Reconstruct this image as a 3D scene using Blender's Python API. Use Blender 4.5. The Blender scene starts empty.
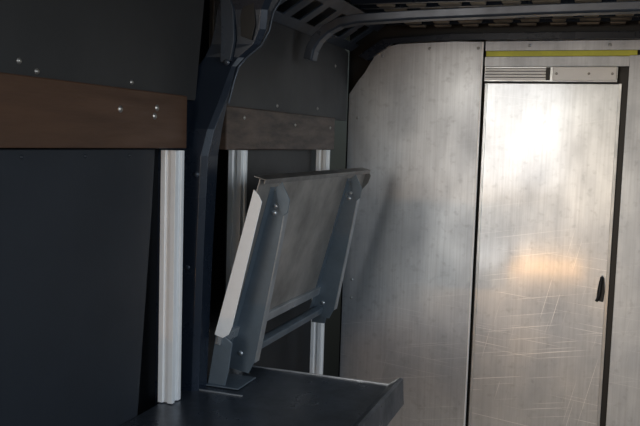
import bpy, math, random
from mathutils import Matrix, Vector
random.seed(3)
H=1.55
# ---------------- materials ----------------
def mat(name, col, rough=.5, metal=0., bump=0., nscale=8., var=.0, rvar=.0, stretch=(1,1,1), spec=.5, col2=None, fine=None):
    m=bpy.data.materials.new(name); m.use_nodes=True
    nt=m.node_tree; n=nt.nodes; l=nt.links
    b=n['Principled BSDF']
    b.inputs['Metallic'].default_value=metal
    b.inputs['Specular IOR Level'].default_value=spec
    tc=n.new('ShaderNodeTexCoord'); mp=n.new('ShaderNodeMapping'); mp.inputs['Scale'].default_value=stretch
    l.new(tc.outputs['Object'],mp.inputs['Vector'])
    no=n.new('ShaderNodeTexNoise'); no.inputs['Scale'].default_value=nscale; no.inputs['Detail'].default_value=8; no.inputs['Roughness'].default_value=.6
    l.new(mp.outputs[0],no.inputs['Vector'])
    cr=n.new('ShaderNodeValToRGB')
    c2=col2 or tuple(c*(1-var) for c in col)
    cr.color_ramp.elements[0].position=.32; cr.color_ramp.elements[1].position=.68
    cr.color_ramp.elements[0].color=(*c2,1); cr.color_ramp.elements[1].color=(*col,1)
    l.new(no.outputs['Fac'],cr.inputs['Fac']); l.new(cr.outputs[0],b.inputs['Base Color'])
    mr=n.new('ShaderNodeMapRange'); mr.inputs['From Min'].default_value=.3; mr.inputs['From Max'].default_value=.7
    mr.inputs['To Min'].default_value=rough+rvar; mr.inputs['To Max'].default_value=max(.05,rough-rvar)
    l.new(no.outputs['Fac'],mr.inputs['Value']); l.new(mr.outputs[0],b.inputs['Roughness'])
    if bump:
        n2=n.new('ShaderNodeTexNoise'); n2.inputs['Scale'].default_value=fine or nscale*5; n2.inputs['Detail'].default_value=5
        l.new(mp.outputs[0],n2.inputs['Vector'])
        bp=n.new('ShaderNodeBump'); bp.inputs['Strength'].default_value=bump; bp.inputs['Distance'].default_value=.01
        l.new(n2.outputs['Fac'],bp.inputs['Height']); l.new(bp.outputs[0],b.inputs['Normal'])
    return m
def alu_sheet(name,seed,low,sharp,rough=.42,metal=1.,scr=.6):
    m=mat(name,(.66,.70,.75),rough,metal,.05,4,.30,.07,(1,1,.6),col2=(.47,.50,.55),fine=4)
    nt=m.node_tree;n=nt.nodes;l=nt.links;b=n['Principled BSDF']
    tc=n.new('ShaderNodeTexCoord')
    cur=b.inputs['Base Color'].links[0].from_socket
    def mixin(fac,col):
        mx=n.new('ShaderNodeMixRGB'); l.new(fac,mx.inputs['Fac']); l.new(cur,mx.inputs[1]); mx.inputs[2].default_value=(*col,1)
        return mx.outputs[0]
    mp=n.new('ShaderNodeMapping'); mp.inputs['Scale'].default_value=(140,1,3); l.new(tc.outputs['Object'],mp.inputs['Vector'])
    no=n.new('ShaderNodeTexNoise'); no.inputs['Scale'].default_value=1; no.inputs['Detail'].default_value=3; l.new(mp.outputs[0],no.inputs['Vector'])
    r=n.new('ShaderNodeMapRange'); r.inputs['From Min'].default_value=.4; r.inputs['From Max'].default_value=.8; r.inputs['To Max'].default_value=.4
    l.new(no.outputs['Fac'],r.inputs['Value']); cur=mixin(r.outputs[0],(.36,.38,.42))
    no=n.new('ShaderNodeTexNoise'); no.inputs['Scale'].default_value=38; no.inputs['Detail'].default_value=6; l.new(tc.outputs['Object'],no.inputs['Vector'])
    r=n.new('ShaderNodeMapRange'); r.inputs['From Min'].default_value=.56; r.inputs['From Max'].default_value=.75; r.inputs['To Max'].default_value=.45
    l.new(no.outputs['Fac'],r.inputs['Value']); cur=mixin(r.outputs[0],(.34,.36,.40))
    for i,(ang,sc,th) in enumerate([(.18,(2.2,1,230),.69),(-.10,(2,1,300),.70),(1.35,(2.5,1,260),.73)]):
        mp=n.new('ShaderNodeMapping'); mp.inputs['Rotation'].default_value=(0,ang,0); 
        mp.inputs['Location'].default_value=(seed*3.1+i,0,i*2.3)
        l.new(tc.outputs['Object'],mp.inputs['Vector'])
        mp2=n.new('ShaderNodeMapping'); mp2.inputs['Scale'].default_value=sc
        l.new(mp.outputs[0],mp2.inputs['Vector'])
        no=n.new('ShaderNodeTexNoise'); no.inputs['Scale'].default_value=1; no.inputs['Detail'].default_value=1
        l.new(mp2.outputs[0],no.inputs['Vector'])
        r=n.new('ShaderNodeMapRange'); r.inputs['From Min'].default_value=th; r.inputs['From Max'].default_value=th+.04
        l.new(no.outputs['Fac'],r.inputs['Value'])
        sp=n.new('ShaderNodeSeparateXYZ'); l.new(tc.outputs['Object'],sp.inputs[0])
        mk_=n.new('ShaderNodeMapRange'); mk_.inputs['From Min'].default_value=low+.25; mk_.inputs['From Max'].default_value=low
        mk_.inputs['To Min'].default_value=.06; mk_.inputs['To Max'].default_value=scr
        l.new(sp.outputs['Z'],mk_.inputs['Value'])
        mu=n.new('ShaderNodeMath'); mu.operation='MULTIPLY'; l.new(r.outputs[0],mu.inputs[0]); l.new(mk_.outputs[0],mu.inputs[1])
        cur=mixin(mu.outputs[0],(1,1,1))
    l.new(cur,b.inputs['Base Color'])
    g=n.new('ShaderNodeBsdfAnisotropic'); g.inputs['Roughness'].default_value=.12; l.new(cur,g.inputs['Color'])
    ms=n.new('ShaderNodeMixShader'); ms.inputs[0].default_value=sharp
    l.new(b.outputs[0],ms.inputs[1]); l.new(g.outputs[0],ms.inputs[2])
    l.new(ms.outputs[0],n['Material Output'].inputs['Surface'])
    return m
M=dict(
 sheetL=alu_sheet('aluminium_sheet_a',1,.75,.02,.50,.84,.30), sheetD=alu_sheet('aluminium_sheet_b',2,1.0,.12,.42,.97,.8),
 alu=mat('aluminium_extrusion',(1,1,1),.36,.1,0,20,.06,.05),
 white=mat('white_powder_coat',(1,1,1),.4,0,0,20,.03,.05),
 steel=mat('galvanised_steel',(.55,.58,.61),.34,.7,.05,9,.3,.08),
 steelb=mat('blue_grey_steel',(.18,.225,.27),.38,.5,.04,9,.25,.08),
 deck=mat('deck_steel',(.47,.44,.41),.42,.6,.06,7,.4,.1),
 lip=mat('lip_steel',(.30,.29,.28),.38,.8,.06,9,.35,.1),
 table=mat('dark_table_steel',(.09,.105,.13),.32,.6,.05,9,.35,.1),
 up=mat('grey_wall_board',(.050,.048,.048),.5,0,.05,3,.25,.05),
 low=mat('blue_grey_wall_board',(.023,.028,.037),.5,0,.05,3,.25,.05),
 wood=mat('brown_plywood',(.115,.058,.034),.45,0,.1,6,.3,.08,(3,.6,6)),
 wood2=mat('worn_brown_plywood',(.12,.075,.053),.45,0,.15,6,.4,.08,(3,1.2,6),col2=(.05,.038,.032)),
 paint=mat('blue_van_paint',(.016,.024,.040),.28,.2,.02,6,.2,.05),
 paintl=mat('grey_blue_paint',(.06,.075,.10),.33,.3,.02,8,.3,.08),
 dark=mat('dark_cavity_paint',(.006,.007,.009),.5,0,0,6,.2,.0),
 black=mat('black_rubber',(.006,.006,.007),.5),
 yellow=mat('yellow_strip',(.80,.80,.08),.5,0,0,15,.2),
 tan=mat('tan_insulation',(.40,.33,.25),.8,0,.2,9,.6),
 screw=mat('zinc_screw',(.5,.47,.43),.35,.8,0,10,.1),
 floor=mat('phenolic_floor',(.04,.035,.03),.5,0,.1,12,.3),
 ground=mat('concrete_ground',(.16,.17,.19),.9,0,.2,4,.2),
)
# ---------------- geometry helpers ----------------
def mk(name,verts,faces,m,parent=None,bevel=0,smooth=False,seg=2):
    me=bpy.data.meshes.new(name); me.from_pydata([tuple(v) for v in verts],[],faces); me.update()
    import bmesh
    bm=bmesh.new(); bm.from_mesh(me); bmesh.ops.recalc_face_normals(bm,faces=bm.faces); bm.to_mesh(me); bm.free()
    o=bpy.data.objects.new(name,me); bpy.context.scene.collection.objects.link(o)
    me.materials.append(m)
    if parent: o.parent=parent
    if bevel:
        b=o.modifiers.new('b','BEVEL'); b.width=bevel; b.segments=seg; b.limit_method='ANGLE'
    if smooth:
        for p in me.polygons: p.use_smooth=True
    return o
def box(name,a,b,m,parent=None,bevel=.002):
    x0,y0,z0=a;x1,y1,z1=b
    v=[(x0,y0,z0),(x1,y0,z0),(x1,y1,z0),(x0,y1,z0),(x0,y0,z1),(x1,y0,z1),(x1,y1,z1),(x0,y1,z1)]
    f=[(0,1,2,3),(4,5,6,7),(0,1,5,4),(1,2,6,5),(2,3,7,6),(3,0,4,7)]
    return mk(name,v,f,m,parent,bevel)
def prism(name,poly,axis,a,b,m,parent=None,bevel=.001):
    def P(p,t):
        return {'x':(t,p[0],p[1]),'y':(p[0],t,p[1]),'z':(p[0],p[1],t)}[axis]
    n=len(poly); v=[P(p,a) for p in poly]+[P(p,b) for p in poly]
    f=[tuple(range(n)),tuple(range(n,2*n))]+[(i,(i+1)%n,n+(i+1)%n,n+i) for i in range(n)]
    return mk(name,v,f,m,parent,bevel)
def empty(name,loc=(0,0,0)):
    e=bpy.data.objects.new(name,None); bpy.context.scene.collection.objects.link(e); e.empty_display_size=.1; return e
def screw(name,c,axis,r,parent,m=None,h=.004):
    n=14; vs=[];fs=[]
    rings=[(r*1.25,0),(r*1.25,h*.25),(r,h*.3),(r*.9,h*.75),(r*.55,h),(0.0005,h)]
    for rr,hh in rings:
        for i in range(n):
            a=2*math.pi*i/n; u,w=rr*math.cos(a),rr*math.sin(a)
            vs.append({'x':(c[0]+hh,c[1]+u,c[2]+w),'-y':(c[0]+u,c[1]-hh,c[2]+w),'z':(c[0]+u,c[1]+w,c[2]+hh)}[axis])
    for k in range(len(rings)-1):
        for i in range(n): fs.append((k*n+i,k*n+(i+1)%n,(k+1)*n+(i+1)%n,(k+1)*n+i))
    fs.append(tuple(range((len(rings)-1)*n,len(rings)*n)))
    return mk(name,vs,fs,m or M['screw'],parent,smooth=True)
def tube(name,pts,r,m,parent=None):
    cu=bpy.data.curves.new(name,'CURVE'); cu.dimensions='3D'; s=cu.splines.new('POLY'); s.points.add(len(pts)-1)
    for p,q in zip(s.points,pts): p.co=(*q,1)
    cu.bevel_depth=r; cu.bevel_resolution=3; cu.use_fill_caps=True
    cu.materials.append(m)
    o=bpy.data.objects.new(name,cu); bpy.context.scene.collection.objects.link(o)
    if parent:o.parent=parent
    return o
zt=H-.688
# ---------------- shell ----------------
fl=box('floor',(-1.2,.3,-.04),(.95,4.2,0),M['floor'])
gr=box('ground',(-15,-20,-.66),(15,4.5,-.6),M['ground'],bevel=0)
wl=empty('wall_left')
box('body_skin',(-1.16,.7,0),(-1.12,4.2,H+.55),M['dark'],wl)
prism('upper_board_a',[(.7,H+.095),(1.93,H+.095),(1.97,H+.36),(1.97,H+.45),(.7,H+.45)],'x',-1.055,-1.04,M['up'],wl)
prism('upper_board_b',[(2.03,H+.085),(3.27,H+.085),(3.27,H+.37),(3.2,H+.385),(2.03,H+.385)],'x',-1.055,-1.04,M['up'],wl)
prism('lower_board_a',[(.7,0.02),(1.64,0.02),(1.665,H-.7),(1.72,H-.2),(1.733,H-.035),(.7,H-.035)],'x',-1.055,-1.043,M['low'],wl,.002)
prism('lower_board_b',[(2.2,H-.62),(2.91,H-.62),(2.91,H-.035),(2.2,H-.035)],'x',-1.075,-1.06,M['up'],wl)
wr=empty('wall_right')
box('body_skin_right',(.80,2.3,0),(.84,4.2,H+.5),M['dark'],wr)
box('right_board',(.78,2.3,.1),(.80,3.28,H+.4),M['up'],wr)
ra=box('wooden_rail',(-1.043,.7,H-.032),(-1.02,1.85,H+.103),M['wood'],bevel=.003)
rb=box('wooden_rail.001',(-1.043,2.08,H-.036),(-1.02,3.06,H+.090),M['wood2'],bevel=.003)
for i,(y,z) in enumerate([(1.545,.055),(1.69,.045),(1.70,.065)]):
    screw('screw_%d'%i,(-1.02,y,H+z),'x',.0065,ra)
for i,(y,z) in enumerate([(2.2,.06),(2.62,.05),(3.0,.05)]):
    screw('screw_%d'%i,(-1.02,y,H+z),'x',.005,rb)
for i,(y,z) in enumerate([(1.0,.13),(1.24,.13),(1.29,.115),(1.62,.12),(2.9,.12),(2.5,.11),(2.3,.3),(3.1,.3)]):
    screw('board_screw_%d'%i,(-1.04,y,H+z),'x',.005,wl)
for i,(y,z) in enumerate([(1.25,-.05),(1.45,-.05),(1.62,-.05)]):
    screw('lower_screw_%d'%i,(-1.043,y,H+z),'x',.004,wl,M['low'])
def upright(name,y0,zb,w=.045,d=.042,x1=-1.0):
    x0=x1-d; g=.006
    poly=[(x0,y0),(x0+d*.32,y0),(x0+d*.32+.002,y0+g),(x0+d*.62,y0+g),(x0+d*.62+.002,y0),(x1,y0),
          (x1,y0+w*.3),(x1-g,y0+w*.36),(x1-g,y0+w*.64),(x1,y0+w*.7),(x1,y0+w),(x0,y0+w)]
    return prism(name,poly,'z',zb,H-.037,M['alu'],None,.0008)
upright('aluminium_upright',1.765,zt+.002,x1=-1.004); upright('aluminium_upright.001',2.15,.03,x1=-1.004); upright('aluminium_upright.002',2.92,.03,x1=-1.004)
# ---------------- van pillar ----------------
secs=[(-1.5,-.995,1.885,1.955,-1.12),(-.7,-.998,1.885,1.955,-1.12),(-.3,-.99,1.885,1.96,-1.12),(-.05,-.982,1.885,1.965,-1.12),(.02,-.972,1.90,1.965,-1.11),(.09,-.958,1.93,1.965,-1.09),
 (.15,-.948,1.955,1.975,-1.075),(.19,-.94,1.97,1.985,-1.05),(.215,-.925,1.98,2.0,-1.035),(.25,-.885,1.985,2.01,-1.02),(.29,-.868,1.985,2.02,-1.01),
 (.34,-.862,1.98,2.03,-1.0),(.38,-.84,1.97,2.04,-.98),(.42,-.78,1.96,2.06,-.94),(.455,-.66,1.96,2.06,-.88)]
v=[];f=[]
for z,xi,y0,y1,xb in secs:
    v+=[(xb,y0-.01,H+z),(xi-.015,y0,H+z),(xi,y0+.012,H+z),(xi,y1-.01,H+z),(xi-.012,y1,H+z),(xb,y1+.02,H+z)]
for k in range(len(secs)-1):
    for i in range(6):
        f.append((k*6+i,k*6+(i+1)%6,(k+1)*6+(i+1)%6,(k+1)*6+i))
f.append(tuple(range(6))); f.append(tuple(range((len(secs)-1)*6,len(secs)*6)))
pil=mk('van_body_pillar',v,f,M['paint'],None,.003)
tube('pillar_highlight',[(s[1]+.001,s[3]-.004,H+s[0]) for s in secs[5:]],.003,M['paintl'],pil)  # lighter tube painted in as the highlight line along the pillar edge
prism('pillar_slot',[(-.93,H+.27),(-.90,H+.26),(-.89,H+.30),(-.895,H+.36),(-.92,H+.37),(-.935,H+.32)],'y',1.974,1.984,M['black'],pil)
prism('pillar_gusset',[(-.985,H+.20),(-.955,H+.205),(-.945,H+.26),(-.95,H+.34),(-.97,H+.40),(-.99,H+.40),(-.985,H+.30)],'y',1.962,1.975,M['paintl'],pil,.002)
for z,x,y in((.2,-.965,1.962),(-.1,-1.01,1.885),(-.35,-1.03,1.885)):
    screw('pillar_bolt',(x,y,H+z),'-y',.007,pil,M['paintl'])
# ---------------- cant rail with lightening holes ----------------
cr=empty('roof_side_rail')
def P(t,s):
    return Vector((-1.03+.13*s,t,H+.385+.095*s))
def strip(name,ya,yb,sa,sb,m,th=.006,skew=0):
    q=[P(ya,sa),P(yb,sa),P(yb+skew,sb),P(ya+skew,sb)]
    n=Vector((.6,0,-.8))*-th
    v=q+[p+n for p in q]
    return mk(name,v,[(0,1,2,3),(4,5,6,7),(0,1,5,4),(1,2,6,5),(2,3,7,6),(3,0,4,7)],m,cr,.001)
strip('lower_flange',.7,3.3,-.05,.2,M['paintl']); strip('upper_flange',.7,3.3,.8,1.1,M['paintl'])
y=1.0
while y<3.25:
    strip('web',y,y+.06,.18,.82,M['paintl'],skew=.02); y+=.145
q=[P(.7,-.1),P(3.3,-.1),P(3.3,1.2),P(.7,1.2)]; off=Vector((-.04,0,.05))
mk('outer_skin',[p+off for p in q]+[p+off*1.3 for p in q],[(0,1,2,3),(4,5,6,7),(0,1,5,4),(1,2,6,5),(2,3,7,6),(3,0,4,7)],M['dark'],cr)
# ---------------- ceiling ----------------
ce=empty('ceiling')
box('roof_skin',(-1.1,.7,H+.50),(.85,4.2,H+.52),M['dark'],ce,0)
for i,yy in enumerate([2.70,2.80,2.90,3.0,3.10,3.2]):
    poly=[(yy,H+.50),(yy+.012,H+.476),(yy+.035,H+.476),(yy+.047,H+.50)]
    prism('roof_rib_%d'%i,poly,'x',-.86,.84,M['paint'],ce)
    x=-.78
    while x<.75:
        w=.05+random.random()*.04
        box('insulation',(x,yy+.052,H+.473),(x+w,yy+.095,H+.50),M['tan'],ce,.005); x+=w+.03+random.random()*.03
prof=[(-.955,.27),(-.948,.305),(-.930,.335),(-.90,.362),(-.86,.382),(-.80,.392),(-.6,.400),(-.2,.408),(.2,.412),(.5,.40),(.7,.37),(.79,.31)]
v=[];f=[]
for i,(x,z) in enumerate(prof):
    a=Vector(prof[max(i-1,0)]);b=Vector(prof[min(i+1,len(prof)-1)]); t=(b-a).normalized(); nn=Vector((-t.y,t.x))
    for (dy,h) in [(-.034,.03),(-.03,.004),(-.022,0),(.022,0),(.03,.004),(.034,.03)]:
        v.append((x+nn.x*h,2.62+dy,H+z+nn.y*h))
n=6
for k in range(len(prof)-1):
    for i in range(n): f.append((k*n+i,k*n+(i+1)%n,(k+1)*n+(i+1)%n,(k+1)*n+i))
f.append(tuple(range(n)));f.append(tuple(range((len(prof)-1)*n,len(prof)*n)))
beam=mk('roof_crossbeam',v,f,M['paintl'],None,.003)
# ---------------- bulkhead ----------------
bw=empty('wall_bulkhead')
pl=[(-1.04,.05),(-.482,.05),(-.482,H+.415),(-.60,H+.418),(-.83,H+.41),(-.89,H+.395),(-.93,H+.365),(-.955,H+.325),(-.975,H+.29),(-1.00,H+.26),(-1.04,H+.2)]
prism('bulkhead_sheet',pl,'y',3.30,3.304,M['sheetL'],bw,.001)
box('edge_return',(-.486,3.296,.05),(-.479,3.304,H+.415),M['alu'],bw,.001)
box('header_sheet',(-.474,3.312,H+.38),(.78,3.316,H+.418),M['sheetL'],bw,.001)
box('yellow_trim',(-.468,3.300,H+.357),(.10,3.312,H+.378),M['yellow'],bw,.001)
box('header_lower',(-.474,3.312,H+.318),(.10,3.316,H+.357),M['sheetL'],bw,.001)
box('sheet_right',(.074,3.30,.05),(.78,3.304,H+.36),M['sheetL'],bw,.001)
box('backing_frame',(-1.06,3.345,0),(.80,3.37,H+.50),M['dark'],bw,0)
box('gap_strip',(.03,3.33,.05),(.10,3.343,H+.30),M['black'],bw,.001)  # black strip whose colour makes the gap beside the door dark
prism('top_frame',[(-1.0,H+.36),(-.9,H+.43),(-.6,H+.448),(.8,H+.448),(.8,H+.42),(-.6,H+.42),(-.85,H+.412),(-.96,H+.34)],'y',3.28,3.33,M['paint'],bw,.002)
for i,(x,z) in enumerate([(-1.0,.10),(-1.0,-.15),(-1.0,-.35),(-1.0,-.60),(-1.0,-.68),(-.7,.39),(-.5,.39),(-.9,.36),(-.3,.40),(0,.40),(.15,-.2),(.15,.2)]):
    screw('rivet_%d'%i,(x,3.30 if abs(z-.40)>.005 else 3.312,H+z),'-y',.005,bw,M['steel'],.003)
do=empty('door_1')
box('door_leaf',(-.470,3.318,.05),(.052,3.328,H+.252),M['sheetD'],do,.002)
box('door_left_fold',(-.466,3.314,.05),(-.458,3.319,H+.25),M['steel'],do,.001)
box('door_edge',(.040,3.312,.05),(.052,3.318,H+.252),M['steel'],do,.001)
hx=-.012
hp=[(.02+hx,H-.595),(.046+hx,H-.60),(.05+hx,H-.56),(.045+hx,H-.505),(.036+hx,H-.495),(.027+hx,H-.52),(.022+hx,H-.56)]
prism('latch_plate',hp,'y',3.300,3.318,M['black'],do,.003)
tube('latch_lever',[(.036+hx,3.298,H-.50),(.032+hx,3.285,H-.53),(.03+hx,3.28,H-.57),(.022+hx,3.285,H-.595)],.006,M['black'],do)
tr=empty('sliding_door_track')
box('track_body',(-.470,3.29,H+.256),(.035,3.311,H+.316),M['steel'],tr,.002)
for i,z in enumerate([.262,.274,.286,.298]):
    box('track_groove_%d'%i,(-.466,3.284,H+z),(-.22,3.292,H+z+.009),M['white'],tr,.0005)
    box('track_slot_%d'%i,(-.466,3.287,H+z+.009),(-.22,3.2905,H+z+.012),M['black'],tr,0)
box('track_cover',(-.205,3.280,H+.260),(.030,3.292,H+.314),M['white'],tr,.003)
for x in(-.19,-.07,.015): screw('cover_screw',(x,3.28,H+.287),'-y',.004,tr)
box('track_bracket',(-.23,3.28,H+.262),(-.215,3.29,H+.312),M['black'],tr,.001)
# ---------------- folded-up shelf ----------------
fs=empty('folding_shelf')
T=Vector((-.848,-.104)); B=Vector((-.975,-.585))
d=(B-T).normalized(); nrm=Vector((-d.y,d.x)); 
if nrm.x<0: nrm=-nrm
def S(s,o):
    p=T+d*s+nrm*o; return (p.x,H+p.y)
L=(B-T).length
YA,YB=1.94,2.95
prism('shelf_deck',[S(0,0),S(L-.02,0),S(L-.02,-.003),S(0,-.003)],'y',YA,YB,M['deck'],fs,.0005)
prism('front_lip',[S(0,-.02),S(0,.015),S(.014,.015),S(.014,.012),S(.003,.012),S(.003,-.02)],'y',YA,YB,M['lip'],fs,.0005)
prism('end_flange',[S(.035,-.010),S(.045,.008),S(.06,.022),S(L-.085,.034),S(L-.06,.030),S(L-.045,.016),S(L-.045,-.010)],'y',YA-.003,YA,M['alu'],fs,.0008)
prism('end_flange_far',[S(.0,0),S(.02,.022),S(.05,.02),S(.09,.0)],'y',YB-.003,YB,M['lip'],fs,.0008)
def bracket(yb,e=0):
    prism('bracket_web',[S(.04,.0),S(.035,.022),S(.07,.046),S(.20,.058),S(.53-e,.083),S(.568-e,.075),S(.575-e,.0)],'y',yb-.003,yb,M['steelb'],fs,.001)
    prism('bracket_flange',[S(.07,.046),S(.20,.058),S(.53-e,.083),S(.53-e,.086),S(.20,.061),S(.07,.049)],'y',yb-.003,yb+.025,M['steel'],fs,.0005)
    prism('bracket_base',[S(.03,0),S(.55-e,0),S(.55-e,.003),S(.03,.003)],'y',yb-.03,yb,M['steelb'],fs,.0005)
    prism('hinge_tab',[S(.01,.02),S(.03,.005),S(.08,.03),S(.10,.050),S(.085,.060),S(.05,.056)],'y',yb-.008,yb-.003,M['steelb'],fs,.001)
    for s in(.08,.10,.52-e):
        x,z=S(s,.035 if s>.2 else .02); screw('bracket_bolt',(x,yb-.003,z),'-y',.006,fs,M['steel'])
bracket(2.055); bracket(2.755,.02)
prism('hinge_bar',[S(.515,.02),S(.515,.045),S(.540,.045),S(.540,.02)],'y',2.06,2.75,M['steelb'],fs,.003)
prism('rear_bar',[S(L-.05,0),S(L-.05,.012),S(L-.02,.012),S(L-.02,0)],'y',YA,YB,M['steel'],fs,.002)
prism('foot_plate',[(-.998,H-.683),(-.945,H-.683),(-.935,H-.64),(-.925,H-.56),(-.96,H-.535),(-.975,H-.535)],'y',1.95,1.955,M['steelb'],fs,.002)
prism('foot_base',[(-.998,H-.686),(-.90,H-.686),(-.90,H-.682),(-.998,H-.682)],'y',1.94,2.06,M['steelb'],fs,.001)
box('wall_hinge_rail',(-1.000,2.06,H-.655),(-.978,2.95,H-.63),M['steelb'],fs,.002)
prism('foot_plate_far',[(-.998,H-.683),(-.945,H-.683),(-.935,H-.64),(-.925,H-.60),(-.96,H-.56),(-.975,H-.56)],'y',2.79,2.795,M['steelb'],fs,.002)
# ---------------- lowered shelf ----------------
ls=empty('folding_shelf.001')
box('shelf_top',(-1.040,.85,zt-.003),(-.535,2.17,zt),M['table'],ls,.001)
prism('room_lip',[(-.537,zt),(-.535,zt-.003),(-.505,zt+.026),(-.495,zt+.023),(-.49,zt-.05),(-.493,zt-.05),(-.499,zt+.016),(-.508,zt+.02)],'y',.85,2.17,M['table'],ls,.0005)
prism('far_flange',[(-1.0,zt+.003),(-.537,zt+.003),(-.505,zt+.026),(-.49,zt-.05),(-1.0,zt-.05)],'y',2.17,2.174,M['steel'],ls,.0005)
box('seam_strip',(-1.0,1.90,zt),(-.87,1.906,zt+.003),M['steel'],ls,.0005)
for yb in(1.0,1.95):
    prism('under_bracket',[(-.99,zt-.003),(-.60,zt-.003),(-.62,zt-.04),(-.95,zt-.30),(-.99,zt-.32)],'y',yb-.003,yb,M['steelb'],ls)
for x,y in((-.75,2.1),(-.6,2.1),(-.75,1.7)): screw('top_rivet',(x,y,zt),'z',.005,ls,M['table'],.002)
# ---------------- lights ----------------
w=bpy.data.worlds.new('w'); bpy.context.scene.world=w; w.use_nodes=True
nt=w.node_tree; bg=nt.nodes['Background']
sk=nt.nodes.new('ShaderNodeTexSky'); sk.sky_type='NISHITA'; sk.sun_elevation=math.radians(25); sk.sun_rotation=math.radians(200); sk.sun_disc=False
nt.links.new(sk.outputs[0],bg.inputs['Color']); bg.inputs['Strength'].default_value=.095
def area(name,loc,target,sx,sy,e,col):
    la=bpy.data.lights.new(name,'AREA'); la.shape='RECTANGLE'; la.size=sx; la.size_y=sy; la.energy=e; la.color=col
    o=bpy.data.objects.new(name,la); bpy.context.scene.collection.objects.link(o); o.location=loc
    o.rotation_euler=(Vector(target)-Vector(loc)).to_track_quat('-Z','Y').to_euler(); return o
area('rear_daylight',(-1.75,-3.2,1.85),(-.5,3.3,1.5),2.6,1.5,92,(1,.965,.92))
area('streak_helper_lamp',(-.72,-3.0,.16),(-.3,3.3,1.05),1.1,.04,11,(1,.50,.15))  # added lamp, only makes the warm streak reflected on the door
area('side_daylight',(3.0,.3,2.0),(-1.0,2.2,1.3),1.6,1.4,50,(.84,.92,1))
# ---------------- camera ----------------
cam=bpy.data.cameras.new('cam'); co=bpy.data.objects.new('camera',cam); bpy.context.scene.collection.objects.link(co)
cam.sensor_width=36; cam.lens=45; cam.clip_start=.02
R=Matrix.Rotation(math.radians(19.3),4,'Z')@Matrix.Rotation(math.radians(90-5.2),4,'X')@Matrix.Rotation(math.radians(1.8),4,'Z')
co.matrix_world=Matrix.Translation((0,0,H))@R
bpy.context.scene.camera=co
bpy.context.scene.view_settings.view_transform='Standard'
